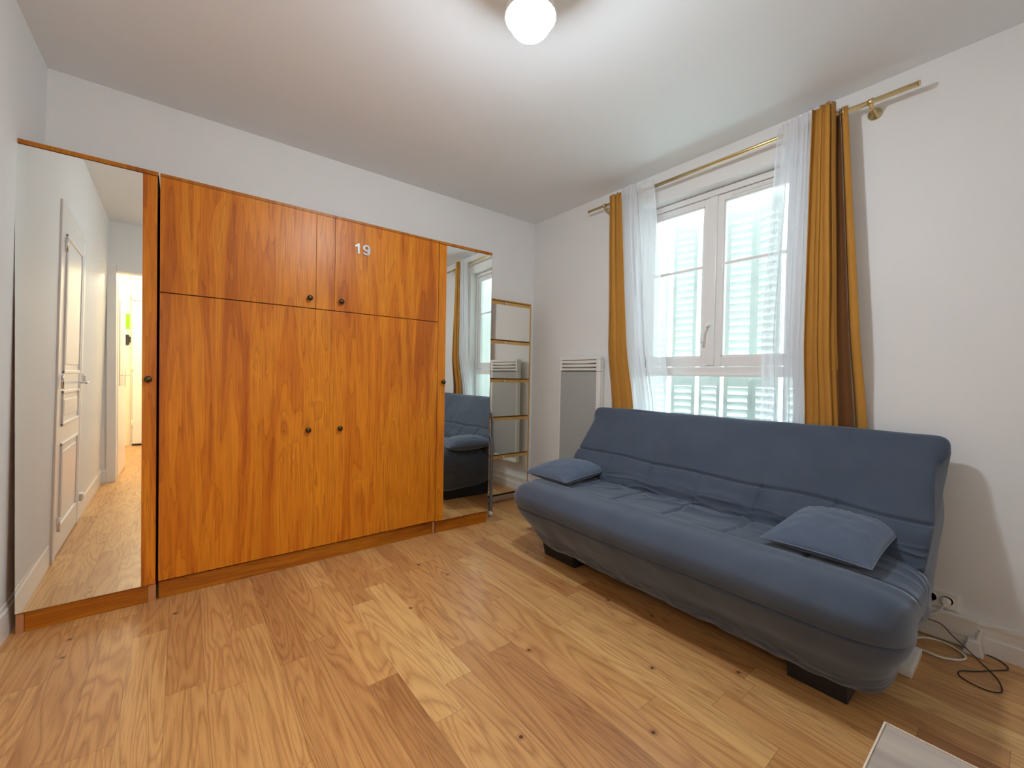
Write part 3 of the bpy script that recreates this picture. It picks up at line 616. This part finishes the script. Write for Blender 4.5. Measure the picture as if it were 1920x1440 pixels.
def hem_strip(par, y0, y1, ztop, x=2.712):
    pts = []
    for k in range(41):
        z = ztop - (ztop - .02) * k / 40; q = min(1, (ztop - z) / (ztop - .95)) ** .9
        pts.append((x + .058 * sm(1.5, .97, z), y0 + (y1 - y0) * q + .006 * math.sin(z * 5), z))
    bm = bmesh.new(); tube(bm, pts, .0028, 6); obj('hem', bm, M['sheer'], par)
def solid(o, th=.0015):
    s = o.modifiers.new('solid', 'SOLIDIFY'); s.thickness = th; s.offset = 0; return o
G = 'curtains on the brass rod'
# left mustard curtain
t = thing('mustard_curtain', 'mustard curtain on the left end of the rod, beside the radiator', 'curtain', (2.78, 2.12, 0), 'mustard curtains')
bm = bmesh.new(); curtain(bm, (2.108, 2.213), (1.985, 2.192), 2.685, 3.0, .020, .6, seedv=2, xc=2.728); solid(obj('cloth', bm, M['mustard'], t))
# left sheer
t = thing('sheer_curtain', 'white sheer curtain hanging beside the left mustard curtain', 'curtain', (2.78, 1.9, 0), 'white sheer curtains')
bm = bmesh.new(); curtain(bm, (1.965, 2.105), (1.83, 1.992), 2.712, 2.4, .013, 0, seedv=4, xc=2.733)
curtain(bm, (1.815, 1.968), (1.655, 1.835), 2.690, 1.2, .012, 1.0, seedv=6, xc=2.733, power=.8); obj('cloth', bm, M['sheer'], t); hem_strip(t, 1.962, 1.80, 2.70)
# right sheer
t = thing('sheer_curtain', 'white sheer curtain hanging beside the right mustard curtain', 'curtain', (2.78, .93, 0), 'white sheer curtains')
bm = bmesh.new(); curtain(bm, (.815, .925), (.828, .955), 2.705, 2.4, .013, 0, seedv=8, xc=2.733)
curtain(bm, (.925, .990), (.955, 1.065), 2.695, .8, .012, 2.0, seedv=9, xc=2.733, power=.8); obj('cloth', bm, M['sheer'], t); hem_strip(t, .930, .985, 2.70)
# right mustard
t = thing('mustard_curtain', 'mustard curtain on the right end of the rod, with open fold', 'curtain', (2.78, .7, 0), 'mustard curtains')
bm = bmesh.new(); curtain(bm, (.722, .815), (.665, .825), 2.705, 2.6, .026, .4, seedv=11, xc=2.725); solid(obj('cloth', bm, M['mustard'], t))
bm = bmesh.new(); rows = []
for j in range(41):
    z = 2.665 - 2.65 * j / 40; q = min(1, (2.665 - z) / 1.7)
    y0 = .668 + (.555 - .668) * q; y1 = .700 + (.606 - .700) * q
    row = []
    for i in range(13):
        u = i / 12; row.append(bm.verts.new((2.748 + .052 * sm(1.5, .97, z) + .012 * math.sin(PI * u) * -1 + .010 * u + .004 * mnoise.noise(Vector((u * 3, z, 3))), y0 + (y1 - y0) * u, z)))
    rows.append(row)
for a, b in zip(rows, rows[1:]):
    for i in range(12): f = bm.faces.new((a[i], a[i + 1], b[i + 1], b[i])); f.smooth = True
solid(obj('edge_fold', bm, M['mustard'], t))
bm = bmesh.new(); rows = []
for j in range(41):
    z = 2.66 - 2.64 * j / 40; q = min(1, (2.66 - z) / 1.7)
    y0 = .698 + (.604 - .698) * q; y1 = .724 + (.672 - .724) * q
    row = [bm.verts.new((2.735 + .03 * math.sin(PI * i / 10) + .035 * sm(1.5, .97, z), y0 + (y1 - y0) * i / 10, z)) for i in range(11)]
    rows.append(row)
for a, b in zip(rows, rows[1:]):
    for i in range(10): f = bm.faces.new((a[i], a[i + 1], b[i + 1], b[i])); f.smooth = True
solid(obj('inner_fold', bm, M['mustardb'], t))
bm = bmesh.new(); pts = [(2.757 + .021 * math.cos(a), .686 + .002 * math.cos(a), 2.642 + .021 * math.sin(a)) for a in [2 * PI * k / 28 for k in range(29)]]
tube(bm, pts, .0035, 8, cap=False); obj('grommet', bm, M['brass'], t)

# ------------------------------------------------------------------ sofa
SY0, SY1 = .245, 2.225
t = thing('sofa_bed', 'large blue-grey fabric click-clack sofa in front of the window', 'sofa', (2.2, 1.235, 0))
def catmull_closed(pts, n):
    out = []; N = len(pts)
    for i in range(N):
        p0, p1, p2, p3 = [Vector(pts[(i + k) % N] + (0,)) for k in (-1, 0, 1, 2)]
        for k in range(n):
            s = k / n; v_ = .5 * ((2 * p1) + (-p0 + p2) * s + (2 * p0 - 5 * p1 + 4 * p2 - p3) * s * s + (-p0 + 3 * p1 - 3 * p2 + p3) * s ** 3)
            out.append((v_.x, v_.y))
    return out
SEAMS_Y = (.585, .910, 1.235, 1.565, 1.890)
def gro(d, w): return math.exp(-(d / w) ** 2)
def loft(prof, y0, y1, nv, disp, endn=10, ctr=(0, 0), endshrink=.85, name='x', yshift=None):
    bm = bmesh.new(); rings = []; N = len(prof)
    for j in range(nv + 1):
        # denser rows near both ends
        s = j / nv; s = .5 - .5 * math.cos(PI * s) if True else s
        s = s * .6 + (j / nv) * .4
        tt = 2 * s - 1; e = (max(0, 1 - abs(tt) ** endn)) ** (1 / 3.0)
        e = 1 - (1 - e) * endshrink
        y = y0 + (y1 - y0) * s; ring = []
        for i, (x, z) in enumerate(prof):
            a = prof[(i - 1) % N]; b = prof[(i + 1) % N]; tx, tz = b[0] - a[0], b[1] - a[1]; L = math.hypot(tx, tz) or 1
            nx_, nz_ = tz / L, -tx / L   # outward for clockwise orientation chosen below
            d = disp(x, y, z)
            cx_, cz_ = ctr
            px, pz = cx_ + (x - cx_) * e, cz_ + (z - cz_) * e
            yy = y + (yshift(x, z, y) if yshift else 0)
            ring.append(bm.verts.new((px + nx_ * d, yy, pz + nz_ * d)))
        rings.append(ring)
    for a, b in zip(rings, rings[1:]):
        for i in range(N): bm.faces.new((a[i], a[(i + 1) % N], b[(i + 1) % N], b[i]))
    bm.faces.new(rings[0]); bm.faces.new(rings[-1][::-1])
    bmesh.ops.recalc_face_normals(bm, faces=bm.faces)
    return bm
# profile runs: back bottom -> crease -> top -> nose -> front -> underside (x decreasing along the top: outward normal = up)
seat_prof = catmull_closed([(2.44, .40), (2.38, .475), (2.20, .483), (2.02, .492), (1.88, .508), (1.775, .500), (1.715, .450), (1.708, .405), (1.727, .350), (1.775, .270), (1.840, .185), (1.905, .095), (1.97, .075), (2.2, .09), (2.44, .13), (2.47, .28)], 24)
def seat_disp(x, y, z):
    d = 0
    if z > .44:
        xs = 1.985 + .004 * math.sin(y * 9) + .03 * sm(.5, .25, y)
        d -= .018 * gro(x - xs, .008); d += .010 * gro(x - 1.93, .04) 
        if x > 1.985:
            for sy in SEAMS_Y: d -= .011 * gro(y - sy, .009) * sm(1.985, 2.01, x)
            d += .006 * mnoise.noise(Vector((x * 9, y * 3.5, 1)))
            d += .014 * (1 - abs(mnoise.noise(Vector((x * 8 + y * 2, y * 4, 8))))) ** 7 * sm(2.08, 2.28, x)
    if x < 1.80:
        d -= .013 * gro(z - .352, .006)
    if z < .34:
        d += .005 * mnoise.noise(Vector((y * 7, z * 9, 3))) + .007 * mnoise.noise(Vector((y * 2.2, z * 14, 5))) * sm(.34, .15, z)
        d += .006 * mnoise.noise(Vector((y * 16, z * 40, 9))) * sm(.2, .10, z)
    d += .004 * mnoise.noise(Vector((x * 7, y * 7, z * 7))) + .006 * mnoise.noise(Vector((x * 2, y * 3, z * 2)))
    return -d if False else d
def seat_shift(x, z, y):
    # the lower cover is a little shorter than the seat; hem rises at the ends
    k = sm(.34, .09, z)
    c = (y - 1.235) / .99
    return -.070 * k * (c ** 3 if c > 0 else 0) - .048 * k * (c ** 3 if c < 0 else 0)
bm = loft(seat_prof, SY0, SY1, 340, seat_disp, 14, (2.15, .30), .62, yshift=seat_shift)
obj('seat', bm, M['sofa'], t, smooth=True)
back_prof = catmull_closed([(2.42, .30), (2.36, .40), (2.335, .475), (2.365, .555), (2.43, .655), (2.515, .775), (2.60, .890), (2.650, .955), (2.690, .975), (2.722, .955), (2.742, .88), (2.748, .74), (2.735, .58), (2.68, .42), (2.60, .30), (2.50, .27)], 24)
def back_disp(x, y, z):
    d = 0; front = x < 2.40 + max(0, (z - .62)) * .75 + .06
    if front and .40 < z < .97:
        zs = .648 + .018 * sm(.9, 2.1, y) - .022 * sm(.75, .25, y) + .003 * math.sin(y * 11)
        d -= .017 * gro(z - zs, .007); d += .010 * gro(z - .58, .05) + .006 * gro(z - .78, .09)
        if z < .655:
            for sy in SEAMS_Y: d -= .011 * gro(y - sy, .009)
            d += .020 * mnoise.noise(Vector((y * 3.2, z * 16, 2))) * sm(.64, .54, z)
            d += .014 * (1 - abs(mnoise.noise(Vector((y * 3.5 + z * 9, z * 20 - y * 2, 12))))) ** 6 * sm(.60, .50, z)
        else:
            for sy in SEAMS_Y: d -= .0015 * gro(y - sy, .012)
        d += .008 * mnoise.noise(Vector((y * 2.5, z * 5, 7))) + .003 * mnoise.noise(Vector((y * 8, z * 9, 4)))
    else:
        d += .006 * mnoise.noise(Vector((y * 5, z * 7, x * 7)))
    return d
bm = loft(back_prof, SY0 + .02, SY1 + .005, 340, lambda x, y, z: -back_disp(x, y, z), 60, (2.60, .62), .22, yshift=lambda x, z, y: (.03 * sm(.90, .985, z) + .008 * math.sin(z * 13)) * ((y - 1.235) / .99) ** 9)
obj('backrest', bm, M['sofa'], t, smooth=True)
# pointed fabric ears at the top corners of the back
# feet and dark under-frame
for (a, b) in ((1.80, 2.075), (.420, .62)):
    bm = bmesh.new(); v = box(bm, (1.955, a, 0), (2.55, b, .115))
    for q in v:
        if q.co.z > .05 and q.co.x < 2.0: q.co.x -= .03
    obj('leg', bm, M['black'], t, bevel=.006)
obj('under_frame', bx((2.02, .44, .10), (2.50, 2.06, .22)), M['black'], t)

# ------------------------------------------------------------------ cushions
def cushion(name, label, loc, rot, sx, sy, h, seedv, bend=0):
    t = thing(name, label, 'cushion', loc, 'blue-grey cushions on the sofa'); t.rotation_euler = rot
    bm = bmesh.new(); n = 36
    def P(u, v, s):
        pu = u * (1 - .05 * (1 - v * v)); pv = v * (1 - .05 * (1 - u * u))
        hh = h * (max(0, 1 - abs(u) ** 2.6) ** .62) * (max(0, 1 - abs(v) ** 2.6) ** .62)
        edge = 1 - max(abs(u), abs(v)); wr = .006 * mnoise.noise(Vector((u * 5, v * 5, seedv))) * sm(0, .3, edge) + .004 * mnoise.noise(Vector((u * 12, v * 12, seedv))) * sm(0, .15, edge)
        return (pu * sx, pv * sy, s * (hh + (wr if hh > .002 else 0)) + bend * (pu * pu) * .05)
    for s in (1, -1):
        g = [[bm.verts.new(P(math.sin(PI / 2 * (-1 + 2 * i / n)), math.sin(PI / 2 * (-1 + 2 * j / n)), s * (1 if s > 0 else .85))) for j in range(n + 1)] for i in range(n + 1)]
        for i in range(n):
            for j in range(n):
                q = (g[i][j], g[i + 1][j], g[i + 1][j + 1], g[i][j + 1]); bm.faces.new(q if s > 0 else q[::-1])
    bmesh.ops.remove_doubles(bm, verts=bm.verts, dist=.0004)
    bmesh.ops.recalc_face_normals(bm, faces=bm.faces)
    obj('cover', bm, M['pillow'], t, local=True, smooth=True)
    bm = bmesh.new(); pts = []
    for (a0, b0, a1, b1) in ((-1, -1, 1, -1), (1, -1, 1, 1), (1, 1, -1, 1), (-1, 1, -1, -1)):
        for k in range(24):
            u = a0 + (a1 - a0) * k / 24; v_ = b0 + (b1 - b0) * k / 24; pts.append(P(u, v_, 0))
    pts.append(pts[0]); tube(bm, pts, .0022, 6, cap=False); pp = obj('piping', bm, M['piping'], t, local=True)
    return t
cushion('cushion', 'blue-grey cushion lying flat at the left end of the sofa', (2.165, 2.085, .542), (.02, -.03, .10), .245, .185, .075, 3)
cushion('cushion', 'blue-grey cushion leaning on the backrest at the right end of the sofa', (2.235, .55, .548), (.0, -.10, -.03), .25, .19, .073, 9)

# ------------------------------------------------------------------ low table, bottom right
t = thing('low_table', 'grey wood-grain low table with pale edge, only its corner at the bottom right', 'table', (.85, -.12, 0))
obj('tabletop', bx((.50, -.40, .433), (1.229, .196, .448)), M['tabletop'], t)
obj('edge_band', boxes([((1.229, -.402, .430), (1.232, .199, .451)), ((.497, .196, .430), (1.229, .199, .451)), ((.497, -.402, .430), (.5, .199, .451)), ((.5, -.402, .430), (1.229, -.4, .451))]), M['tableedge'], t)
for x in (.56, 1.14):
    for y in (-.34, .11): obj('leg', bx((x, y, 0), (x + .035, y + .035, .433)), M['tableedge'], t, bevel=.003)

# ------------------------------------------------------------------ wall socket, plug, cords
t = thing('wall_socket', 'double white wall socket above the skirting right of the sofa', 'socket', (XR, .265, .185))
obj('socket_plate', bx((XR - .012, .214, .145), (XR - .0005, .345, .226)), M['plastic'], t, bevel=.004)
for y in (.252, .308):
    bm = bmesh.new(); n = 28
    lathe(bm, [(0, .0255), (.003, .0255), (.003, .021), (-.004, .020), (-.004, .001)], (XR - .012, y, .186), (-1, 0, 0), n); obj('socket_ring', bm, M['trim'], t)
t = thing('plug', 'white plug with its cord in the wall socket', 'plug', (XR - .03, .262, .18))
bm = bmesh.new(); lathe(bm, [(0, .018), (.012, .0185), (.022, .016), (.028, .010)], (XR - .016, .255, .186), (-1, 0, -.12), 20); obj('plug_body', bm, M['plastic'], t)
bm = bmesh.new(); tube(bm, smooth_path([(XR - .042, .257, .182), (XR - .046, .262, .165), (XR - .05, .272, .14), (XR - .055, .295, .118), (XR - .06, .33, .10), (XR - .07, .40, .06)], 6), [.0085, .0085, .008, .0075, .007, .006] + [.0042] * 25); obj('cord', bm, M['plastic'], t)
t = thing('power_adapter', 'white power adapter standing on the floor against the skirting, right of sofa', 'adapter', (2.79, .165, 0))
bm = bmesh.new(); v = box(bm, (2.765, .128, .0), (2.812, .196, .066))
for q in v:
    if q.co.z > .03: q.co.y = .160 + (q.co.y - .162) * .55; q.co.x += .004
obj('adapter_body', bm, M['plastic'], t, bevel=.006)
bm = bmesh.new(); tube(bm, smooth_path([(2.80, .15, .055), (2.81, .145, .09), (2.812, .14, .11)], 5), .008); obj('strain_relief', bm, M['plastic'], t)
def cord(name, label, pts, r, mat):
    bm = bmesh.new(); tube(bm, smooth_path(pts, 8), r, 8); return tag(obj(name, bm, mat), label, 'cable')
cord('white_cable', 'white cable looping over the floor from under the sofa', [(2.60, .42, .006), (2.68, .36, .006), (2.765, .318, .006), (2.790, .255, .006), (2.755, .20, .006), (2.715, .178, .006), (2.675, .188, .006), (2.640, .221, .006), (2.625, .255, .006), (2.628, .305, .006), (2.60, .35, .006), (2.55, .36, .006)], .0045, M['plastic'])
cord('black_cable', 'thin black cable curling in a loop on the floor beside the skirting', [(2.74, .42, .10), (2.765, .345, .100), (2.785, .30, .093), (2.79, .262, .085), (2.77, .22, .055), (2.75, .172, .025), (2.72, .135, .006), (2.638, .086, .003), (2.56, .068, .003), (2.52, .072, .003), (2.498, .105, .003), (2.505, .150, .003), (2.525, .178, .003), (2.555, .187, .003), (2.585, .177, .003), (2.62, .145, .003), (2.664, .114, .004), (2.72, .078, .003), (2.745, .062, .003), (2.775, .060, .003), (2.800, .074, .003), (2.819, .095, .003), (2.826, .123, .003)], .0022, M['blackcord'])
t = thing('power_strip', 'end of a white power strip poking out from under the right of sofa', 'power strip', (2.5, .36, 0))
bm = bx((2.34, .298, .0), (2.58, .352, .036)); obj('strip_body', bm, M['plastic'], t, bevel=.008)
bm = bmesh.new(); lathe(bm, [(0, .018), (.002, .018)], (2.54, .325, .036), (0, 0, 1), 16); obj('strip_outlet', bm, M['trim'], t)
